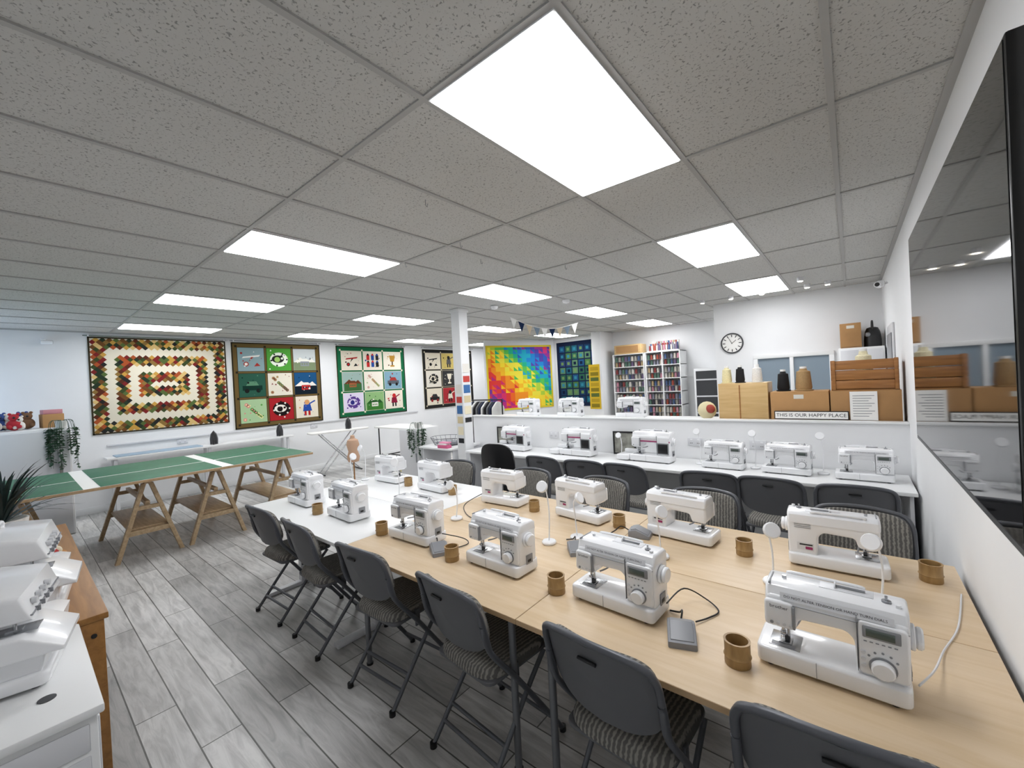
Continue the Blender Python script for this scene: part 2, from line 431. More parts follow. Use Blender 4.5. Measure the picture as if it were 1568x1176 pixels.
# ------------------------------------------------------------------ folding chair
def folding_chair():
    b = B()
    T = Matrix.Translation((0, -.0, .445))
    b.pad(.205, .2, M_chair, M_stripe, .05, 4, T)
    b.prism(round_poly([(-.2, -.195), (.2, -.195), (.2, .195), (-.2, .195)], .05), .43, .447, M_chair, 'XY', .004)
    for s in (-1, 1):
        b.tube([(s*.222, -.235, .72), (s*.222, -.2, .6), (s*.222, -.06, .42), (s*.222, .1, .2), (s*.222, .235, .012)], .0125, M_tube)
        b.tube([(s*.2, .15, .43), (s*.2, .0, .28), (s*.2, -.235, .012)], .0115, M_tube)
        b.cyl((s*.222, .235, 0), .017, .025, M_black, seg=10); b.cyl((s*.2, -.235, 0), .017, .025, M_black, seg=10)
        b.box(s*.207-.006, s*.207+.006, -.06, -.03, .38, .47, M_tube, .003)
    b.tube([(-.222, .18, .09), (.222, .18, .09)], .009, M_tube, smooth=False)
    b.tube([(-.2, -.17, .09), (.2, -.17, .09)], .009, M_tube, smooth=False)
    b.tube([(-.2, -.12, .145), (.2, -.12, .145)], .009, M_tube, smooth=False)
    P = [(-.222, -.2, .6), (-.222, -.232, .72), (-.215, -.255, .80), (-.17, -.283, .845), (0, -.305, .86), (.17, -.283, .845), (.215, -.255, .80), (.222, -.232, .72), (.222, -.2, .6)]
    b.tube(P, .0125, M_tube)
    F = frame((0, -.262, .705), (-1, 0, 0), (0, -.28, .96))
    cv = lambda x, y: .045*(x/.21)**2
    b.pad(.212, .145, M_chair, M_stripe, .04, 3.6, F, cv)
    b.pad(.216, .15, M_chair, M_chair, .012, 3.6, F @ Matrix.Translation((0, 0, -.006)), cv)
    b.tube([(-.035, -.3035, .80), (.035, -.3035, .80)], .006, M_black)
    return b.mesh('folding_chair', 50)
CH = folding_chair()
for i, x in enumerate([-.07, -.66, -1.37, -2.1, -2.85, -3.49]):
    place(CH, 'folding_chair', (x, (1.45, 1.43, 1.42, 1.42, 1.42, 1.42)[i], 0), (4, -4, -5, 3, -3, 2)[i], (1.0 if i == 0 else .95, 1, 1))
for x, r in ((0, 178), (-.82, 184), (-1.62, 176), (-2.35, 182), (-3.3, 190)):
    place(CH, 'folding_chair', (x, 2.82, 0), r)
for x, r in ((-.02, 2), (-.5, -4), (-.97, 3), (-1.68, -6), (-2.16, 4), (-2.64, -3)):
    place(CH, 'folding_chair', (x, 3.93, 0), r)

# office chair
b = B()
b.pad(.24, .23, M_black, M_black, .08, 3.5, Matrix.Translation((0, 0, .44)))
b.pad(.22, .24, M_black, M_black, .06, 3, frame((0, -.26, .75), (-1, 0, 0), (0, -.12, .99)), lambda x, y: .05*(x/.22)**2)
b.tube([(0, -.1, .43), (0, -.27, .45), (0, -.29, .7)], .018, M_dgrey); b.cyl((0, 0, .1), .025, .34, M_steel)
for k in range(5):
    a = k*2*math.pi/5
    b.tube([(0, 0, .12), (.16*math.cos(a), .16*math.sin(a), .1), (.28*math.cos(a), .28*math.sin(a), .07)], .018, M_black)
    b.ball((.28*math.cos(a), .28*math.sin(a), .03), .03, M_black)
b.obj('office_chair', (-3.25, 3.78, 0), 10)

# ------------------------------------------------------------------ tables
def table(x0, x1, y0, y1, top, edge, z=.74):
    b = B(); b.box(x0, x1, y0, y1, z-.024, z, top, .003)
    b.box(x0+.0005, x1-.0005, y0-.001, y0+.003, z-.022, z-.002, edge)
    for xx in (x0+.1, x1-.1):
        for yy in (y0+.09, y1-.09):
            b.cyl((xx, yy, 0.01), .016, z-.035, M_alu, seg=14); b.cyl((xx, yy, 0), .02, .012, M_black, seg=14)
    b.box(x0+.09, x1-.09, y0+.08, y0+.1, z-.07, z-.024, M_alu, .003); b.box(x0+.09, x1-.09, y1-.1, y1-.08, z-.07, z-.024, M_alu, .003)
    b.box(x0+.09, x0+.11, y0+.09, y1-.09, z-.07, z-.024, M_alu, .003); b.box(x1-.11, x1-.09, y0+.09, y1-.09, z-.07, z-.024, M_alu, .003)
    return b
for (x0, x1) in ((-2.46, -1.083), (-1.08, .335)):
    for (y0, y1) in ((1.26, 1.994), (1.997, 2.73)):
        table(x0, x1, y0, y1, M_beech, M_beechedge).obj('classroom_table')
for (x0, x1) in ((-4.06, -2.463),):
    for (y0, y1) in ((1.26, 1.994), (1.997, 2.73)):
        b = B(); b.box(x0, x1, y0, y1, .716, .74, M_white, .003)
        for xx in (x0+.22, x1-.22):
            b.box(xx-.03, xx+.03, (y0+y1)/2-.05, (y0+y1)/2+.05, .03, .7, M_plas2, .006)
            b.box(xx-.03, xx+.03, y0+.04, y1-.04, 0, .035, M_plas2, .01); b.box(xx-.025, xx+.025, y0+.08, y1-.08, .69, .716, M_plas2, .003)
        b.box(x0+.2, x1-.2, (y0+y1)/2-.015, (y0+y1)/2+.015, .62, .7, M_plas2, .003)
        b.obj('white_table')
def counter(x0, x1):
    b = B(); b.box(x0, x1, 4.1, 4.735, .712, .74, M_white, .003)
    n = max(2, int((x1-x0)/1.4)+1)
    for k in range(n):
        xx = x0+.03+(x1-x0-.06)*k/(n-1)
        b.box(xx-.012, xx+.012, 4.16, 4.73, 0, .712, M_plas2, .003)
    b.box(x0, x1, 4.70, 4.72, .55, .712, M_plas2)
    return b
counter(-4.30, .34).obj('white_counter'); counter(-5.35, -4.60).obj('white_counter')
b = B(); b.box(-4.5, .34, 4.86, 5.3, 1.13, 1.152, M_white, .003); b.box(-4.5, .34, 4.87, 5.29, 0, .02, M_white)
for k in range(7): xx = -4.48+k*.8; b.box(xx-.01, xx+.01, 4.87, 5.29, .02, 1.13, M_white)
for z in (.4, .78): b.box(-4.48, .33, 4.87, 5.28, z, z+.018, M_white)
b.obj('low_storage_shelf')

b = B()
b.lathe([(.001, 0), (.043, 0), (.045, .004), (.044, .03), (.0475, .034), (.044, .04), (.044, .082), (.046, .09), (.038, .09), (.036, .015), (.001, .012)], M_bamboo, 28)
PT = b.mesh('bamboo_pot')
for x, y in ((-.32, 1.475), (-1.06, 1.53), (-1.72, 1.50), (-2.42, 1.52), (-3.27, 1.50), (.235, 2.5), (-.46, 2.38), (-1.17, 2.42), (-1.83, 2.41), (-2.72, 2.42), (-3.35, 2.42)):
    place(PT, 'bamboo_pot', (x, y, TT-.002), 0, .87)
b = B(); b.prism([(-.07, 0), (.07, 0), (.07, .045), (.02, .06), (-.07, .025)], -.055, .055, M_pedal, 'YZ', .006)
b.prism([(-.06, .032), (.02, .066), (.055, .056), (.05, .048), (-.06, .024)], -.045, .045, M_gline, 'YZ', .003)
b.tube([(.0, .07, .03), (.01, .13, .05), (.0, .17, .02), (-.04, .2, .006)], .004, M_black)
PD = b.mesh('foot_pedal')
for x, y, r in ((-.505, 1.50, 20), (-1.86, 1.53, 60), (-1.0, 2.34, 100), (-1.2, 1.95, 40)): place(PD, 'foot_pedal', (x, y, .74), r, .87)
def cable(P, name='power_cable', m=M_black):
    b = B(); b.tube(P, .003, m, 6); b.obj(name)
cable([(-.59, 1.60, .80), (-.57, 1.75, .80), (-.50, 1.80, .755), (-.44, 1.75, .746), (-.46, 1.68, .746), (-.49, 1.62, .75)])
cable([(-1.95, 1.63, .80), (-1.86, 1.72, .76), (-1.8, 1.7, .746), (-1.82, 1.6, .746)])
cable([(.115, 1.58, .79), (.16, 1.72, .77), (.2, 1.9, .746), (.26, 2.1, .746), (.31, 2.4, .746)], m=M_plas2)
cable([(-2.36, 2.46, .80), (-2.42, 2.3, .746), (-2.3, 2.15, .746), (-2.1, 2.05, .746), (-2.0, 2.2, .746)])
def lamp(hz):
    b = B(); b.cyl((0, 0, 0), .042, .018, M_plas, seg=24, bev=.005)
    b.tube([(0, 0, .015), (0.005, .01, hz*.5), (-.005, .01, hz*.85), (-.01, -.02, hz)], .004, M_plas)
    b.lathe([(.001, -.010), (.030, -.010), (.034, -.005), (.034, .005), (.030, .010), (.001, .010)], M_plas, 24, Matrix.Translation((-.012, -.035, hz)) @ Matrix.Rotation(math.radians(65), 4, 'X'))
    return b.mesh('desk_lamp')
LA = lamp(.25); LB = lamp(.34)
for x, y, r, q in ((-.3, 2.12, 30, 0), (.06, 2.16, -20, 0), (-.8, 2.12, 60, 0), (-1.40, 1.97, 10, 1), (-1.30, 2.12, 90, 0), (-2.2, 1.98, 0, 0), (-2.95, 2.03, 40, 1), (-3.62, 2.0, 100, 1), (-4.0, 2.35, 0, 1), (-1.24, 4.5, 0, 1), (-.74, 4.5, 0, 1), (-.22, 4.5, 0, 1), (-2.15, 4.6, 0, 0)):
    place(LB if q else LA, 'desk_lamp', (x, y, .74), r)
b = B(); b.box(-.075, .075, -.01, 0, -.045, .045, M_plas2, .004)
for s in (-.035, .035):
    b.box(s-.012, s+.012, -.012, -.009, .015, .03, M_plas, .001)
    for d in (-.008, .008): b.box(s+d-.003, s+d+.003, -.0112, -.009, -.02, -.012, M_black)
SK = b.mesh('double_socket')
for x in (.05, -.75, -1.35, -2.2, -3.2): place(SK, 'double_socket', (x, 4.75, .93))
for y in (1.9, 4.2): place(SK, 'double_socket', (XE, y, .95), 90)

# ------------------------------------------------------------------ TV
b = B()
b.box(.29, .328, 1.435, 3.42, 1.235, 2.42, M_tvf, .006); b.box(.288, .2915, 1.447, 3.405, 1.258, 2.408, M_tv)
b.box(.328, .36, 2.1, 2.8, 1.55, 2.1, M_tvf)
b.box(.2885, .292, 1.45, 3.4, 1.238, 1.254, M_dgrey)
b.obj('wall_television')

# ------------------------------------------------------------------ quilts
def Q(name, origin, u, W, H):
    b = B(frame(origin, u, (0, 0, 1))); b.W = W; b.H = H
    b.box(0, W, 0, H, 0.002, .016, M_cream, .003)
    return b
def poly(b, pts, m, l=1):
    b.raw([(p[0], p[1], .0165+.0012*l) for p in pts], [list(range(len(pts)))], m)
def rect(b, x, y, w, h, m, l=1): poly(b, [(x, y), (x+w, y), (x+w, y+h), (x, y+h)], m, l)
def circ(b, x, y, r, m, l=3, ry=None): poly(b, [(x+r*math.cos(a*math.pi/8), y+(ry or r)*math.sin(a*math.pi/8)) for a in range(16)], m, l)
def cm(h): return mat('fabric_'+h, h, .9, spec=.1)
def bordr(b, w, m, l=2):
    rect(b, 0, 0, b.W, w, m, l); rect(b, 0, b.H-w, b.W, w, m, l); rect(b, 0, 0, w, b.H, m, l); rect(b, b.W-w, 0, w, b.H, m, l)
Y_ = (0, 1, 0)
W1, H1 = 1.82, 1.53
b = Q('q', (XE, .80, 1.20), Y_, W1, H1); c = .039
nx = int(W1/c)-1; ny = int(H1/c)-1; ox = (W1-(nx-1)*c)/2; oy = (H1-(ny-1)*c)/2
cols = [cm(h) for h in ('#3d4a2b', '#6f4a2a', '#c69a4a', '#7b2a2a', '#2b2b2b', '#8c6e3c', '#a9542f', '#56683a', '#d9b97a', '#2e3a2c', '#5a2f22')]
for i in range(nx):
    for j in range(ny):
        if (i+j) % 2: continue
        r = min(i, j, nx-1-i, ny-1-j); x = ox+i*c; y = oy+j*c
        if r % 7 in (0, 1, 2, 3):
            poly(b, [(x-c, y), (x, y-c), (x+c, y), (x, y+c)], random.choice(cols), 1)
bordr(b, .022, cm('#3a3326'), 4); b.obj('patchwork_quilt')
def motif(b, x, y, s, kind, cs):
    C = [cm(h) for h in cs]
    if kind == 'plane':
        poly(b, [(x+.15*s, y+.55*s), (x+.8*s, y+.62*s), (x+.86*s, y+.7*s), (x+.2*s, y+.62*s)], C[0], 4)
        poly(b, [(x+.4*s, y+.4*s), (x+.6*s, y+.6*s), (x+.5*s, y+.6*s)], C[1], 5); circ(b, x+.3*s, y+.3*s, .1*s, C[1], 4); circ(b, x+.3*s, y+.3*s, .06*s, C[0], 5)
        poly(b, [(x+.6*s, y+.2*s), (x+.85*s, y+.22*s), (x+.72*s, y+.36*s)], C[1], 4)
    elif kind == 'swirl':
        circ(b, x+.5*s, y+.5*s, .38*s, C[0], 4, .32*s); circ(b, x+.45*s, y+.52*s, .26*s, C[1], 5, .17*s); circ(b, x+.42*s, y+.5*s, .12*s, C[2], 6)
        circ(b, x+.62*s, y+.55*s, .05*s, C[0], 7)
        for k in range(6): circ(b, x+.5*s+.33*s*math.cos(k*1.1), y+.5*s+.28*s*math.sin(k*1.1), .04*s, C[1], 6)
    elif kind == 'land':
        rect(b, x, y, s, .38*s, C[0], 4); poly(b, [(x, y+.38*s), (x+.3*s, y+.62*s), (x+.55*s, y+.4*s), (x+.8*s, y+.58*s), (x+s, y+.38*s)], C[1], 4)
        rect(b, x+.3*s, y+.2*s, .4*s, .22*s, C[2], 5); poly(b, [(x+.26*s, y+.42*s), (x+.74*s, y+.42*s), (x+.6*s, y+.54*s), (x+.4*s, y+.54*s)], C[1], 6)
        for k in range(3): rect(b, x+(.35+.11*k)*s, y+.26*s, .06*s, .08*s, C[0], 6)
    elif kind == 'car':
        rect(b, x+.12*s, y+.28*s, .76*s, .2*s, C[0], 4); poly(b, [(x+.25*s, y+.48*s), (x+.75*s, y+.48*s), (x+.65*s, y+.66*s), (x+.35*s, y+.66*s)], C[1], 4)
        circ(b, x+.28*s, y+.26*s, .09*s, C[2], 5); circ(b, x+.72*s, y+.26*s, .09*s, C[2], 5)
    elif kind == 'figure':
        circ(b, x+.5*s, y+.72*s, .12*s, C[0], 5); poly(b, [(x+.35*s, y+.62*s), (x+.65*s, y+.62*s), (x+.72*s, y+.3*s), (x+.3*s, y+.3*s)], C[1], 4)
        rect(b, x+.36*s, y+.1*s, .1*s, .22*s, C[2], 4); rect(b, x+.54*s, y+.1*s, .1*s, .22*s, C[2], 4)
        poly(b, [(x+.6*s, y+.6*s), (x+.9*s, y+.75*s), (x+.86*s, y+.8*s), (x+.58*s, y+.66*s)], C[1], 5)
    elif kind == 'flowers':
        for k in range(9):
            px = x+(.15+.7*((k*37) % 10)/10)*s; py = y+(.15+.7*((k*53) % 10)/10)*s
            circ(b, px, py, .07*s, C[k % 3], 4); circ(b, px, py, .03*s, C[(k+1) % 3], 5)
    elif kind == 'cup':
        poly(b, [(x+.3*s, y+.8*s), (x+.38*s, y+.45*s), (x+.62*s, y+.45*s), (x+.7*s, y+.8*s)], C[0], 4)
        rect(b, x+.46*s, y+.25*s, .08*s, .22*s, C[1], 4); rect(b, x+.36*s, y+.16*s, .28*s, .09*s, C[0], 4)
    elif kind == 'comic':
        for k in range(6):
            px = x+(.12+.28*(k % 3))*s; py = y+(.15+.38*(k//3))*s
            rect(b, px, py, .18*s, .28*s, C[k % 3], 4); circ(b, px+.09*s, py+.3*s, .06*s, C[(k+2) % 3], 5)
    for k in range(7):
        px = x+random.uniform(.06, .9)*s; py = y+random.uniform(.06, .9)*s; q = random.uniform(.02, .05)*s
        if k % 2: circ(b, px, py, q, random.choice(C), 7)
        else: poly(b, [(px, py), (px+q*1.6, py+q*.4), (px+q*.6, py+q*1.7)], random.choice(C), 7)
def nine(name, origin, u, W, H, border, bgs, mots, bw=.1, sash='#2f2b22'):
    b = Q(name, origin, u, W, H); rect(b, 0, 0, W, H, cm(border), 1)
    sx = (W-bw*2-.05*2)/3; sy = (H-bw*2-.05*2)/3
    for k in range(9):
        i = k % 3; j = 2-k//3; x = bw+i*(sx+.05); y = bw+j*(sy+.05)
        rect(b, x-.008, y-.008, sx+.016, sy+.016, cm(sash), 2)
        rect(b, x, y, sx, sy, cm(bgs[k]), 3); s = min(sx, sy)
        motif(b, x+(sx-s)/2, y+(sy-s)/2, s, *mots[k])
    for i in range(4):
        for j in range(4):
            rect(b, bw-.045+i*(sx+.05), bw-.045+j*(sy+.05), .04, .04, cm(sash), 3)
    bordr(b, .022, cm('#2f2b22'), 6); b.obj('picture_quilt')
nine('q2', (XE, 2.71, 1.05), Y_, 1.69, 1.67, '#6d5a35',
     ['#8ba4a8', '#4f9a3c', '#c9cfcf', '#2f5a4a', '#e3dccb', '#1f4f7a', '#a9c79a', '#a8262c', '#e6dcc8'],
     [('plane', ['#e9e6df', '#a33a34']), ('swirl', ['#e9efe0', '#2a2f2a', '#9ec96a']), ('land', ['#7c8a6a', '#e8e6dd', '#8a8f94']),
      ('car', ['#16332b', '#5c8a6d', '#20201f']), ('flowers', ['#a98b5d', '#8a4a4a', '#6b8a5a']), ('land', ['#15202b', '#e6e2da', '#b9302c']),
      ('flowers', ['#e28a8a', '#e8e0a0', '#5a9a4a']), ('swirl', ['#201818', '#efe9df', '#201818']), ('figure', ['#d9a06a', '#2a4fa0', '#b32a2a'])])
nine('q3', (XE, 4.78, 1.05), Y_, 1.86, 1.67, '#1f6a45',
     ['#ece3d0', '#e9e0cf', '#ece4d4', '#9fb7b0', '#efe8da', '#7fa3b5', '#ded6ea', '#8fb77c', '#ebe3d2'],
     [('plane', ['#b32b2b', '#2a2a2a']), ('comic', ['#c23030', '#2a4f9a', '#2a2a2a']), ('cup', ['#b88a3a', '#5a4020']),
      ('land', ['#3f6a3f', '#6a3f2a', '#a5623f']), ('flowers', ['#d9a0a0', '#b9c79a', '#c9b06a']), ('car', ['#5a6068', '#a33a34', '#20201f']),
      ('swirl', ['#5a3f8a', '#d9cfe8', '#2f2f7a']), ('land', ['#3f7a34', '#2c5a2c', '#e6e2da']), ('figure', ['#c23030', '#8a1f3a', '#2a2a2a'])], .12, '#e6dfc9')
nine('q4', (XE, 7.24, 1.05), Y_, 1.9, 1.65, '#2b2b2b',
     ['#e3dac6', '#c9b46a', '#ded4c0', '#e3dccf', '#3a3a3a', '#dcd2bd', '#e3dac6', '#a83238', '#e3dac6'],
     [('plane', ['#2a2a2a', '#2a2a2a']), ('figure', ['#2a2a2a', '#5a5a5a', '#2a2a2a']), ('comic', ['#2a2a2a', '#6a6a6a', '#9a8a6a']),
      ('swirl', ['#2a2a2a', '#e3dac6', '#2a2a2a']), ('cup', ['#e3dac6', '#e3dac6']), ('flowers', ['#2a2a2a', '#8a2a2a', '#6a6a4a']),
      ('car', ['#2a2a2a', '#3a3a3a', '#8a2a2a']), ('figure', ['#2a2a2a', '#e3dac6', '#2a2a2a']), ('land', ['#4a4a4a', '#2a2a2a', '#8a7a5a'])], .1, '#cfc4a8')
ro = P1+ud*.02
b = Q('rb', (ro.x, ro.y, .92), ud, 1.98, 1.74); n = 15; cx = 1.98/n; cy = 1.74/n
ramp = ['#3b4fa0', '#7a3f96', '#b5367f', '#d93b6a', '#e2433f', '#ea6a2e', '#f29430', '#f6bd33', '#f7dc3f', '#f0e04a', '#b6d348', '#5fbf5a', '#2fb08a', '#2fa8c0', '#2f86c9', '#3b62b8', '#5a4aa5', '#9a3f96', '#d03f7a', '#e04a4a']
for i in range(n):
    for j in range(n):
        t = (i+j)/(2*n-2); k = int(min(len(ramp)-1, max(0, t*(len(ramp)-1)+random.uniform(-.9, .9))))
        rect(b, i*cx, j*cy, cx, cy, cm(ramp[k]), 1)
        if random.random() < .45:
            k2 = min(len(ramp)-1, max(0, k+random.choice((-2, 2)))); poly(b, [(i*cx, j*cy), ((i+1)*cx, j*cy), (i*cx, (j+1)*cy)], cm(ramp[k2]), 2)
bordr(b, .05, cm('#e0c93a'), 4); b.obj('rainbow_quilt')
b = Q('bl', (-6.42, YB, .92), (1, 0, 0), 1.36, 1.78); rect(b, 0, 0, 1.36, 1.78, cm('#1d2740'), 1)
for i in range(6):
    for j in range(8):
        k = random.choice(['#24507a', '#2f5f4a', '#1f3a5c', '#4a7040', '#265f70', '#30406a', '#5a8060'])
        rect(b, .09+i*.2, .1+j*.2, .165, .165, cm(k), 2); rect(b, .13+i*.2, .14+j*.2, .08, .08, cm(random.choice(['#16213a', '#6a8a55', '#357f95'])), 3)
b.obj('blue_quilt')
b = Q('ye', (-5.05, 9.2, .9), (1, 0, 0), .3, 1.1); rect(b, 0, 0, .3, 1.1, cm('#d6b436'), 1)
for j in range(8): rect(b, .04, .04+j*.13, .22, .09, cm(('#8a7a2a', '#b89a30', '#5a6a3a')[j % 3]), 2)
b.obj('hanging_fabric_sample')
b = B()
for y0, y1 in ((.75, 2.66), (2.69, 4.42), (4.76, 6.66), (7.2, 9.2)):
    b.cyl((XE+.035, y0, 2.745), .009, y1-y0, M_steel, 'Y', 8)
    b.box(XE, XE+.045, y0+.05, y0+.07, 2.73, 2.76, M_plas); b.box(XE, XE+.045, y1-.07, y1-.05, 2.73, 2.76, M_plas)
b.obj('quilt_hanging_rail')

# ------------------------------------------------------------------ cutting tables + trestles
b = B(); X0, X1, Ya, Yb = -7.45, -5.75, -.3, 2.62; Z = .87
b.box(X0, X1, Ya, Yb, Z-.03, Z-.001, M_beechedge, .003)
g = [Ya, .48, 1.62, Yb]; xm = -6.5
for k in range(3):
    a0 = g[k]+(.06 if k else 0.01); a1 = g[k+1]-(.06 if k < 2 else .01)
    for (p, q) in ((X0+.01, xm-.03), (xm+.03, X1-.01)): b.box(p, q, a0, a1, Z, Z+.004, M_green, .001)
b.box(X0, X1, Ya, Yb, Z-.001, Z, M_paper)
b.obj('cutting_table')
def trestle():
    b = B()
    for xx in (-.62, .62):
        for s in (-1, 1):
            b.prism([(s*.03-.02, .80), (s*.03+.02, .80), (s*.27+.02, 0), (s*.27-.02, 0)], xx-.03, xx+.03, M_trest, 'YZ', .003)
        b.box(xx-.025, xx+.025, -.2, .2, .26, .31, M_trest, .003); b.box(xx-.025, xx+.025, -.12, .12, .52, .56, M_trest, .003)
    b.box(-.68, .68, -.03, .03, .80, .838, M_trest, .004)
    b.box(-.6, .6, -.17, .17, .31, .33, M_trest, .003)
    b.box(-.6, .6, -.02, .02, .56, .6, M_trest, .003)
    return b.mesh('wooden_trestle')
TR = trestle()
for y in (.0, .92, 1.55, 2.32): place(TR, 'wooden_trestle', (-6.6, y, 0))
b = B(); b.box(XE+.05, -8.68, .9, 3.6, .82, .85, M_white, .004)
for y in (1.0, 2.2, 3.5):
    b.box(XE+.06, XE+.1, y-.02, y+.02, 0, .82, M_plas2); b.box(-8.76, -8.72, y-.02, y+.02, 0, .82, M_plas2)
b.box(XE+.06, -8.7, 1.0, 2.1, .85, .865, mat('ironing_pad', '#9fb4c6', .9), .006); b.obj('ironing_bench')
def iron():
    b = B()
    out = [(-.06, 0), (-.062, .1), (-.045, .19), (0, .25), (.045, .19), (.062, .1), (.06, 0)]
    b.prism(out, 0, .012, M_steel, 'XY', .003); b.prism([(x*.93, .005+y*.95) for x, y in out], .012, .05, M_dgrey, 'XY', .012)
    b.tube([(0, .02, .05), (0, .02, .11), (0, .09, .125), (0, .17, .1), (0, .2, .05)], .016, M_black)
    return b.mesh('steam_iron')
IR = iron()
for x, y, z in ((-8.85, 2.3, .85), (-8.85, 3.4, .85), (-8.3, 4.55, .87)):
    o = place(IR, 'steam_iron', (x, y, z)); o.rotation_euler = (math.radians(90), 0, math.radians(70)); o.location.z += .002
b = B(); b.box(XE, XE+.025, .95, 7.0, 1.0, 1.03, M_plas2, .003); b.obj('trim_cable_trunking')
def iron_board():
    b = B(); b.prism(round_poly([(-.6, -.18), (.35, -.18), (.62, -.05), (.62, .05), (.35, .18), (-.6, .18)], .08), .84, .87, M_paper, 'XY', .008)
    for s in (-.12, .12):
        b.tube([(-.4, s, .83), (.35, s, .02)], .012, M_steel, smooth=False); b.tube([(.3, s, .83), (-.4, s, .02)], .012, M_steel, smooth=False)
    for xx in (.35, -.4): b.tube([(xx, -.2, .015), (xx, .2, .015)], .013, M_black, smooth=False)
    return b.mesh('ironing_board')
IB = iron_board(); place(IB, 'ironing_board', (-8.3, 4.35, 0), 82)
b = B(); b.box(-8.2, -7.0, 5.1, 5.75, .82, .85, M_paper, .004)
for xx in (-8.1, -7.1):
    for yy in (5.15, 5.7): b.tube([(xx, yy, 0), (xx, yy, .82)], .014, M_black, smooth=False)
    b.tube([(xx, 5.15, .2), (xx, 5.7, .2)], .012, M_black, smooth=False)
b.tube([(-8.1, 5.4, .2), (-7.1, 5.4, .2)], .012, M_black, smooth=False); b.obj('drafting_table')
b = B(); b.prism([(-.16, 0), (.16, 0), (.19, .3), (-.19, .3)], -.1, .1, mat('yellow_bag', '#d8c23a', .7), 'XZ', .02)
b.tube([(-.08, 0, .3), (-.06, 0, .42), (.06, 0, .42), (.08, 0, .3)], .01, M_black); b.obj('yellow_tote_bag', (-6.75, 4.9, .0), 30)
b = B(); b.box(-6.0, -5.5, 4.2, 4.65, 0, 1.0, M_white, .006); b.box(-5.98, -5.52, 4.193, 4.2, .05, .97, M_plas2, .003); b.box(-5.54, -5.53, 4.17, 4.2, .45, .6, M_steel, .002)
b.obj('white_cupboard')
b = B()
for s in (0, 1.0): b.tube([(s, 0, 0.02), (s, 0, 1.35)], .013, M_black, smooth=False); b.tube([(s, -.22, .02), (s, .22, .02)], .013, M_black, smooth=False)
b.tube([(0, 0, 1.35), (1, 0, 1.35)], .013, M_black, smooth=False)
for k in range(12):
    xx = .1+k*.072; mm = mat(('cloth_black', 'cloth_grey', 'cloth_navy', 'cloth_white')[k % 4], ('#1c1c1e', '#6a6c70', '#222a40', '#d9d9d6')[k % 4], .9)
    b.prism(round_poly([(-.2, .5), (.2, .5), (.17, 1.2), (.04, 1.32), (-.04, 1.32), (-.17, 1.2)], .03), xx-.02, xx+.02, mm, 'YZ', .008)
b.obj('clothes_rail', (-6.2, 6.0, 0))
b = B()
for z in (0.01, .06, .12):
    r = .2+z*.5; P = [(1.2*r*math.cos(a*math.pi/10), r*math.sin(a*math.pi/10), z) for a in range(21)]; b.tube(P, .004, M_alu, 6)
for a in range(20):
    th = a*math.pi/10; b.tube([(1.2*.205*math.cos(th), .205*math.sin(th), .01), (1.2*.26*math.cos(th), .26*math.sin(th), .12)], .003, M_alu, 5, smooth=False)
b.prism(round_poly([(-.18, -.13), (.18, -.13), (.18, .13), (-.18, .13)], .05), .01, .05, mat('grey_cloth', '#8a8c92', .9), bev=.012)
b.obj('wire_basket', (-5.02, 4.44, .74))
b = B(); b.box(-.1, .1, -.05, .05, 0, .05, mat('pink_folder', '#d9668f', .6), .004); b.box(-.09, .08, -.045, .04, .05, .07, M_paper, .002); b.box(-.08, .1, -.03, .05, .07, .09, mat('pink2', '#e58fb0', .6), .002); b.obj('folder_stack', (-4.8, 4.155, .74), 4)
b = B()
for d in ((-.14, .14, .0, .02), (-.14, .14, .26, .28)): b.box(d[0], d[1], -.01, .01, d[2], d[3], M_black, .003)
for d in ((-.14, -.12), (.12, .14)): b.box(d[0], d[1], -.01, .01, .02, .26, M_black, .003)
b.box(-.12, .12, -.004, .004, .02, .26, mat('photo_print', '#8f8f86', .5, var=.5, vscale=12)); PF = b.mesh('photo_frame')
for x in (-4.05, -2.15): place(PF, 'photo_frame', (x, 4.7, .74), 5)

# ------------------------------------------------------------------ boxes on low shelf
zt = 1.152
def crate(x0, x1, y0, y1, z0, z1, m, name):
    b = B(); b.box(x0, x1, y0, y1, z0, z1, m, .004)
    b.box(x0+.01, x1-.01, y0-.002, y0+.001, z0+.01, z0+.014, M_ink)
    xm = (x0+x1)/2; b.box(x0, x1, (y0+y1)/2-.025, (y0+y1)/2+.025, z1-.0005, z1+.0015, mat('tape', '#c9ab78', .3))
    b.box(xm-.04, xm+.04, y0-.0015, y0, z1-.07, z1-.03, mat('label_white', '#dcd8cc', .7)); b.obj(name)
b = B(); b.box(-1.12, -.66, 4.87, 5.2, zt, 1.55, M_ply, .004); b.box(-.92, -.91, 4.865, 4.87, zt+.02, 1.53, M_pine); b.obj('plywood_box')
crate(-.64, -.17, 4.87, 5.2, zt, 1.45, M_card, 'cardboard_box'); crate(-.16, .33, 4.87, 5.2, zt, 1.45, M_card2, 'cardboard_box')
b = B()
for k in range(3): b.box(-.15, .32, 4.88, 4.895, 1.455+k*.092, 1.54+k*.092, M_pine, .004); b.box(-.15, .32, 5.17, 5.185, 1.455+k*.092, 1.54+k*.092, M_pine, .004)
b.box(-.15, .32, 4.88, 5.18, 1.452, 1.465, M_pine)
for xx in (-.15, .305):
    b.box(xx, xx+.015, 4.895, 5.17, 1.455, 1.73, M_pine, .003)
for xx in (-.14, .29): b.box(xx, xx+.025, 4.872, 4.88, 1.455, 1.73, M_pine, .002)
b.obj('wooden_crate')
b = B(); b.box(-.61, -.03, 4.848, 4.862, 1.182, 1.262, M_black, .002); b.box(-.602, -.038, 4.845, 4.85, 1.19, 1.254, M_paper)
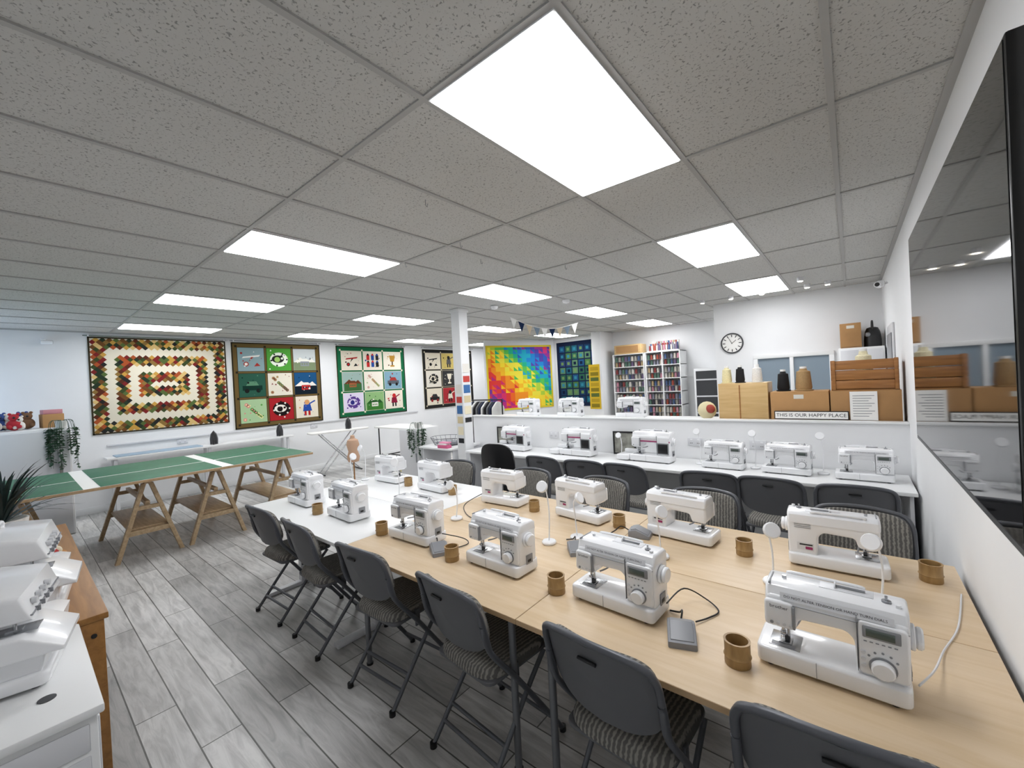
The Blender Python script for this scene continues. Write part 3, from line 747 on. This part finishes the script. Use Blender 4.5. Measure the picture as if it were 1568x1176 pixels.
b.text('THIS IS OUR HAPPY PLACE', .046, M_ink, frame((-.32, 4.8435, 1.222), (1, 0, 0), (0, 0, 1))); b.obj('slogan_sign')
b = B(); b.box(-.02, .17, 4.857, 4.86, 1.182, 1.44, M_paper)
for k in range(9): b.box(.0, .15-.02*(k % 3), 4.8555, 4.857, 1.40-k*.023, 1.405-k*.023, M_gline)
b.obj('paper_notice')
def cone(r, h, m, name, loc, tw=None):
    b = B(); b.lathe([(.001, 0), (r*1.15, 0), (r*1.15, .008), (r*.9, .01), (r, .03), (r*.82, h*.86), (r*.5, h*.9), (r*.4, h), (.001, h)], m, 22)
    b.cyl((0, 0, h-.002), r*.42, .02, M_paper, seg=14); b.obj(name, loc)
for x, z, c, r, h in ((-1.06, 1.55, '#e6dcae', .05, .17), (-.93, 1.55, '#151518', .045, .17), (-.77, 1.55, '#e9e7e2', .05, .17), (-.54, 1.452, '#111114', .055, .2), (-.37, 1.452, '#a98a5f', .07, .22), (.09, 1.466, '#e5dcb8', .07, .34)):
    cone(r, h, mat('thread'+c, c, .8, var=.1, vscale=90), 'thread_cone', (x, 5.02, z+.0015))
b = B(); b.ball((0, 0, .1), .1, mat('cream_ball', '#d9cfa8', .8)); b.ball((.05, -.06, .12), .05, mat('red_ball', '#a0453a', .8)); b.obj('pin_cushion', (-1.28, 5.02, 1.152))

# ------------------------------------------------------------------ clock wall
b = B(frame((-1.5, 7.6, 2.13), (1, 0, 0), (0, 0, 1)))
b.lathe([(.001, 0), (.165, 0), (.17, .01), (.165, .03), (.15, .03), (.148, .015), (.001, .015)], M_dgrey, 36)
b.lathe([(.001, .0155), (.148, .0155), (.148, .016), (.001, .017)], M_paper, 36)
for k in range(12):
    a = k*math.pi/6; T = Matrix.Rotation(a, 4, 'Z'); b.box(-.006, .006, .10, .14, .0165, .019, M_ink, M=T)
b.box(-.004, .004, -.01, .08, .019, .021, M_ink, M=Matrix.Rotation(-.9, 4, 'Z')); b.box(-.003, .003, -.01, .115, .021, .023, M_ink, M=Matrix.Rotation(.5, 4, 'Z'))
b.obj('wall_clock')
b = B(); x0, x1, z0, z1 = -1.2, -.18, 1.15, 1.9
for d in ((x0, x1, z1-.06, z1), (x0, x1, z0, z0+.05), (x0, x0+.06, z0+.05, z1-.06), (x1-.06, x1, z0+.05, z1-.06), (-.72, -.67, z0+.05, z1-.06)):
    b.box(d[0], d[1], 7.55, 7.6, d[2], d[3], M_white, .005)
b.box(x0+.06, x1-.06, 7.585, 7.597, z0+.05, z1-.06, mat('hatch_glass', '#8796a2', .15)); b.box(x0-.03, x1+.03, 7.5, 7.6, z0-.04, z0, M_white, .005); b.obj('window_2')
b = B(); b.box(-.12, .34, 7.05, 7.59, 0, 1.9, M_white, .005); b.box(-.1, .1, 7.042, 7.05, .05, 1.87, M_plas2, .003); b.box(.12, .32, 7.042, 7.05, .05, 1.87, M_plas2, .003); b.box(.08, .09, 7.02, 7.042, 1, 1.15, M_steel); b.box(.13, .14, 7.02, 7.042, 1, 1.15, M_steel); b.obj('tall_cupboard')
crate(-.1, .12, 7.12, 7.5, 1.902, 2.23, M_card2, 'cardboard_box')
b = B(); b.pad(.09, .14, M_black, M_black, .26, 3, Matrix.Translation((0, 0, 0)), None, .6); b.tube([(0, -.1, .22), (0, -.04, .33), (0, .06, .33), (0, .1, .22)], .012, M_black); b.ball((-.05, -.12, .16), .03, M_gline); b.obj('black_bag', (.235, 7.3, 1.902))
b = B(); b.box(-.03, .03, -.03, .03, -.02, .05, M_plas, .01); b.cyl((-.02, -.09, 0), .03, .12, M_plas, 'Y', 16, .006); b.cyl((-.02, -.092, 0), .022, .01, M_black, 'Y', 16); b.tube([(0, 0, 0), (.055, 0, .02)], .012, M_plas)
CCTV = b.mesh('security_camera'); place(CCTV, 'security_camera', (.29, 6.2, 2.55), -10)
place(CCTV, 'security_camera', (-9.03, .35, 2.62), 180)
b = B(); b.box(.343, .358, 5.8, 6.6, 0.001, 2.1, M_plas2, .003); b.box(.333, .343, 5.9, 6.5, .1, 2.0, M_gline, .003); b.obj('door_1')

# ------------------------------------------------------------------ thread shelving
tc = [mat('thr'+h, h, .7) for h in ('#c9c3b8', '#8a3a3a', '#a9a59b', '#6a5a7a', '#c78a9a', '#5a7a6a', '#3a3a44', '#d9d5cc', '#a04a3a', '#8a8a9a', '#b9a27a', '#4a5f86')]
def shelfunit(x0, x1, yf, yb, H, rows, colsn, name, dens=9):
    b = B(); b.box(x0, x1, yb-.015, yb, 0, H, M_white)
    for k in range(colsn+1):
        xx = x0+(x1-x0-.02)*k/colsn; b.box(xx, xx+.02, yf, yb-.015, 0, H, M_white, .002)
    for r in range(rows+1):
        z = .06+(H-.08)*r/rows; b.box(x0, x1, yf+.003, yb-.015, z, z+.018, M_white)
    ch = (H-.08)/rows
    for r in range(rows):
        z = .06+ch*r+.018
        for k in range(colsn):
            xa = x0+.03+(x1-x0-.02)*k/colsn; xb = x0+(x1-x0-.02)*(k+1)/colsn-.01
            n = dens; w = (xb-xa)/n
            for lv in range(2):
                for q in range(n):
                    h = ch*.36; xx = xa+(q+.5)*w; z0 = z+lv*ch*.42
                    b.cyl((xx, yf+.08, z0), w*.4, h, random.choice(tc), seg=8, r2=w*.32)
                b.box(xa, xb, yf+.02, yf+.15, z+lv*ch*.42-.004, z+lv*ch*.42, M_gline)
    return b.obj(name)
shelfunit(-4.5, -3.72, 9.4, 9.86, 2.2, 7, 1, 'thread_shelf'); shelfunit(-3.7, -2.9, 9.4, 9.86, 2.2, 7, 2, 'thread_shelf', 5)
b = B(); b.box(-4.45, -3.8, 9.42, 9.8, 2.2, 2.42, M_ply, .004); b.box(-4.4, -3.85, 9.415, 9.42, 2.23, 2.39, M_card); b.obj('storage_box')
b = B(); b.box(-3.65, -2.95, 9.45, 9.8, 2.2, 2.22, M_white)
for k in range(12):
    for l in range(3): b.cyl((-3.6+k*.055, 9.5+l*.08, 2.22), .022, .12+.05*l, random.choice(tc), seg=8)
b.obj('thread_rack')
b = B(); b.box(-2.6, -2.1, 9.3, 9.86, 0, 1.75, M_white, .004); b.box(-2.56, -2.14, 9.29, 9.3, .1, 1.7, M_dgrey)
for k in range(5): b.box(-2.57, -2.13, 9.28, 9.3, .1+k*.35, .13+k*.35, M_plas2)
b.obj('stock_cabinet')

# bunting
b = B(); A = Vector((-4.25, 5.2, 2.74)); E = Vector((-3.45, 6.0, 2.6)); P = []
for k in range(10):
    t = k/9; p = A.lerp(E, t); p.z -= .14*math.sin(math.pi*t); P.append(p)
b.tube(P, .004, M_paper, 5)
for k in range(9):
    p, q = P[k], P[k+1]; m_ = (p+q)/2; m_ = m_-Vector((0, 0, .16)); p2 = p.lerp(q, .08); q2 = p.lerp(q, .92)
    b.raw([p2, q2, m_], [[0, 1, 2]], (M_paper, cm('#22304f'), cm('#c9b9a0'), cm('#7a8a9a'))[k % 4])
b.obj('bunting')

# ------------------------------------------------------------------ left side
b = B(); b.box(-2.62, -1.88, -.45, .14, 0, .72, M_white, .006); b.box(-2.63, -1.865, -.47, .155, .722, .75, M_white, .006)
b.box(-2.6, -1.9, .14, .146, .04, .70, M_plas2, .003); b.cyl((-2.05, .04, .7502), .022, .002, M_dgrey); b.box(-1.88, -1.876, -.4, .12, .05, .6, M_plas2, .003); b.box(-1.88, -1.876, -.4, .12, .615, .7, M_plas2, .003)
b.obj('white_cabinet')
b = B(); b.box(-4.9, -2.65, -.5, .25, .722, .75, M_oak, .004)
for xx in (-4.88, -2.68): b.box(xx, xx+.026, -.46, .235, 0, .722, M_oak, .003)
b.box(-4.85, -2.68, .17, .19, .57, .722, M_oak); b.cyl((-2.654, .2, .66), .01, .004, M_black, 'X')
b.obj('oak_desk')
def overlocker():
    b = B(); W = M_plas
    b.prism(round_poly([(-.21, -.16), (.21, -.16), (.21, .16), (-.21, .16)], .03), .01, .055, W, 'XY', .012)
    for x in (-.17, .17):
        for y in (-.12, .12): b.cyl((x, y, 0), .014, .014, M_dgrey)
    b.prism([(-.14, .05), (-.155, .15), (-.12, .165), (.12, .165), (.14, .05)], -.19, .20, W, 'YZ', .012)
    b.prism([(-.2, .115), (-.2, .13), (-.1, .19), (.13, .19), (.13, .115)], -.215, .06, W, 'YZ', .008)
    b.box(.06, .195, -.09, .11, .15, .28, W, .02)
    b.prism([(-.13, .235), (-.10, .325), (.02, .345), (.11, .325), (.12, .235)], -.2, .205, W, 'YZ', .02)
    b.box(-.19, .19, -.1275, -.12, .252, .256, M_gline)
    for k in range(4):
        b.cyl((-.13+k*.06, -.128, .285), .012, .014, M_plas2, 'Y', 14); b.box(-.133+k*.06, -.127+k*.06, -.135, -.11, .245, .262, M_gline)
    b.cyl((.205, .0, .2), .045, .022, W, 'X', 24, .005)
    b.box(-.16, -.08, -.13, -.02, .19, .193, M_steel, .001); b.cyl((-.12, -.07, .19), .005, .06, M_steel); b.box(-.135, -.105, -.09, -.05, .193, .198, M_steel)
    b.tube([(-.11, .04, .335), (-.1, .04, .365), (.1, .04, .365), (.11, .04, .335)], .009, W)
    for k in range(4): b.cyl((-.14+k*.09, .12, .2), .004, .16, M_steel, seg=8); b.cyl((-.14+k*.09, .12, .19), .022, .01, W)
    b.box(.08, .17, -.0925, -.089, .19, .24, M_gline, .001)
    return b.mesh('overlocker', 40)
OV = overlocker(); place(OV, 'overlocker', (-2.36, -.06, .752), 168, .98); place(OV, 'overlocker', (-3.05, -.02, .752), 172, 1.1)
b = B(); b.box(-.1, .1, -.07, .07, 0, .07, mat('wicker', '#b8864f', .9, var=.3, vscale=60), .02); b.ball((.02, 0, .08), .035, mat('red_yarn', '#a8322f', .9)); b.ball((-.05, .02, .08), .03, mat('cream_yarn', '#ded3bb', .9)); b.obj('yarn_basket', (-3.65, .12, .752))
def leaf_plant(name, loc, n, L, w, m, up=.6, pot=True):
    b = B()
    b.lathe([(.001, 0), (.09, 0), (.12, .2), (.11, .2), (.1, .17), (.001, .17)], M_paper, 20); z0 = .17
    for k in range(n):
        a = random.uniform(0, 2*math.pi); l = L*random.uniform(.7, 1.1); el = random.uniform(.15, 1.2)*up+.2
        pts = []
        for i in range(8):
            t = i/7; r = l*t*math.cos(el)*(1+.2*t); z = z0+l*(math.sin(el)*t*1.5-.9*t*t*.6)
            pts.append((r, z, w*(math.sin(math.pi*(t*.85+.12)))))
        vs = []; fs = []
        for i, (r, z, ww) in enumerate(pts):
            for s in (-1, 1): vs.append((r*math.cos(a)-s*ww*math.sin(a), r*math.sin(a)+s*ww*math.cos(a), z))
        for i in range(7): fs.append([2*i, 2*i+1, 2*i+3, 2*i+2])
        b.raw(vs, fs, m)
    b.obj(name, loc)
leaf_plant('dracaena_plant', (-4.4, -.06, .752), 80, .46, .009, M_ldark, 1.0)
b = B(); b.box(-8.75, -7.95, -.5, .5, 0, 1.4, M_white, .02); b.box(-7.95, -7.93, -.48, .48, .03, .5, M_plas2, .008); b.box(-7.95, -7.93, -.48, .48, .53, 1.37, M_plas2, .008); b.box(-7.93, -7.9, .38, .41, .7, 1.1, M_steel, .004); b.obj('fridge')
b = B()
for k in range(14):
    mm = mat(('plush_red', 'plush_white', 'plush_blue', 'plush_brown', 'plush_orange')[k % 5], ('#b5303a', '#e6e3dd', '#3a4f8a', '#7a5a40', '#d9d2c6')[k % 5], .95)
    x = -8.6+.5*random.random(); y = -.35+k*.038; r = .055+.02*random.random(); z = 1.403+r*1.05
    b.ball((x, y, z), (r, r, r*1.05), mm); b.ball((x+.02, y, z+r*1.4), r*.7, mm)
    for s in (-1, 1): b.ball((x+.02, y+s*r*.5, z+r*2.05), r*.25, mm); b.ball((x+.07, y+s*r*.6, z-.02), r*.35, mm)
    b.ball((x+.02+r*.62, y, z+r*1.4), r*.2, M_black)
b.obj('pile_of_plush_toys')
b = B(); b.box(-.1, .1, -.1, .1, 0, .18, M_card, .004); b.box(-.09, .09, -.09, .09, .18, .24, mat('pink_paper', '#c98a92', .7), .004); b.obj('gift_box', (-8.45, .36, 1.402), 8)
def ivy(name, loc, n, L, r=.09):
    b = B()
    for k in range(n):
        a = random.uniform(-1.2, 1.2); x, y = r*math.cos(a), r*math.sin(a); l = L*random.uniform(.4, 1)
        P = [(0, 0, .08), (x*.7, y*.7, .1), (x, y, 0), (x*1.15, y*1.15, -l)]; b.tube(P, .002, M_leaf, 4)
        for q in range(int(l/.03)):
            z = -q*.03; c = Vector((x*1.1, y*1.1, z)); d = Vector((random.uniform(-.3, 1), random.uniform(-1, 1), -.5)).normalized()*.05; s = d.cross(Vector((0, 0, 1))).normalized()*.02
            b.raw([c, c+d*.5+s, c+d, c+d*.5-s], [[0, 1, 2, 3]], M_leaf)
    b.lathe([(.001, 0), (.05, 0), (.06, .09), (.001, .09)], M_paper, 16); return b.obj(name, loc)
ivy('trailing_ivy', (-7.99, .42, 1.402), 26, .55, .13); ivy('trailing_ivy', (-5.57, 4.27, 1.001), 20, .5, .14).rotation_euler[2] = -.8
b = B(); b.tube([(0, 0, .03), (0, 0, .5)], .012, M_oak); b.cyl((0, 0, 0), .12, .03, M_oak); b.lathe([(.001, .4), (.09, .42), (.11, .5), (.08, .6), (.11, .72), (.09, .8), (.04, .83), (.035, .88), (.001, .89)], mat('mannequin', '#c9a58a', .8), 20); b.obj('dress_form', (-6.9, 3.85, 0))

# ------------------------------------------------------------------ world, camera
w = bpy.data.worlds.new('sky'); scene.world = w; w.use_nodes = True
bg = w.node_tree.nodes['Background']; bg.inputs[0].default_value = (.6, .78, 1, 1); bg.inputs[1].default_value = 2.5
cam = bpy.data.cameras.new('camera'); co = bpy.data.objects.new('camera', cam); scene.collection.objects.link(co)
R = Vector((.7720, .6336, -.0527)).normalized(); U = Vector((.0361, .0391, .9986)); U = (U-R*U.dot(R)).normalized(); Fb = R.cross(U)
co.matrix_world = Matrix(((R.x, U.x, Fb.x, 0), (R.y, U.y, Fb.y, 0), (R.z, U.z, Fb.z, 1.70), (0, 0, 0, 1)))
cam.sensor_width = 36; cam.lens = 14.53; cam.clip_start = .02
scene.camera = co
scene.view_settings.view_transform = 'Standard'
scene.view_settings.exposure = 0.08
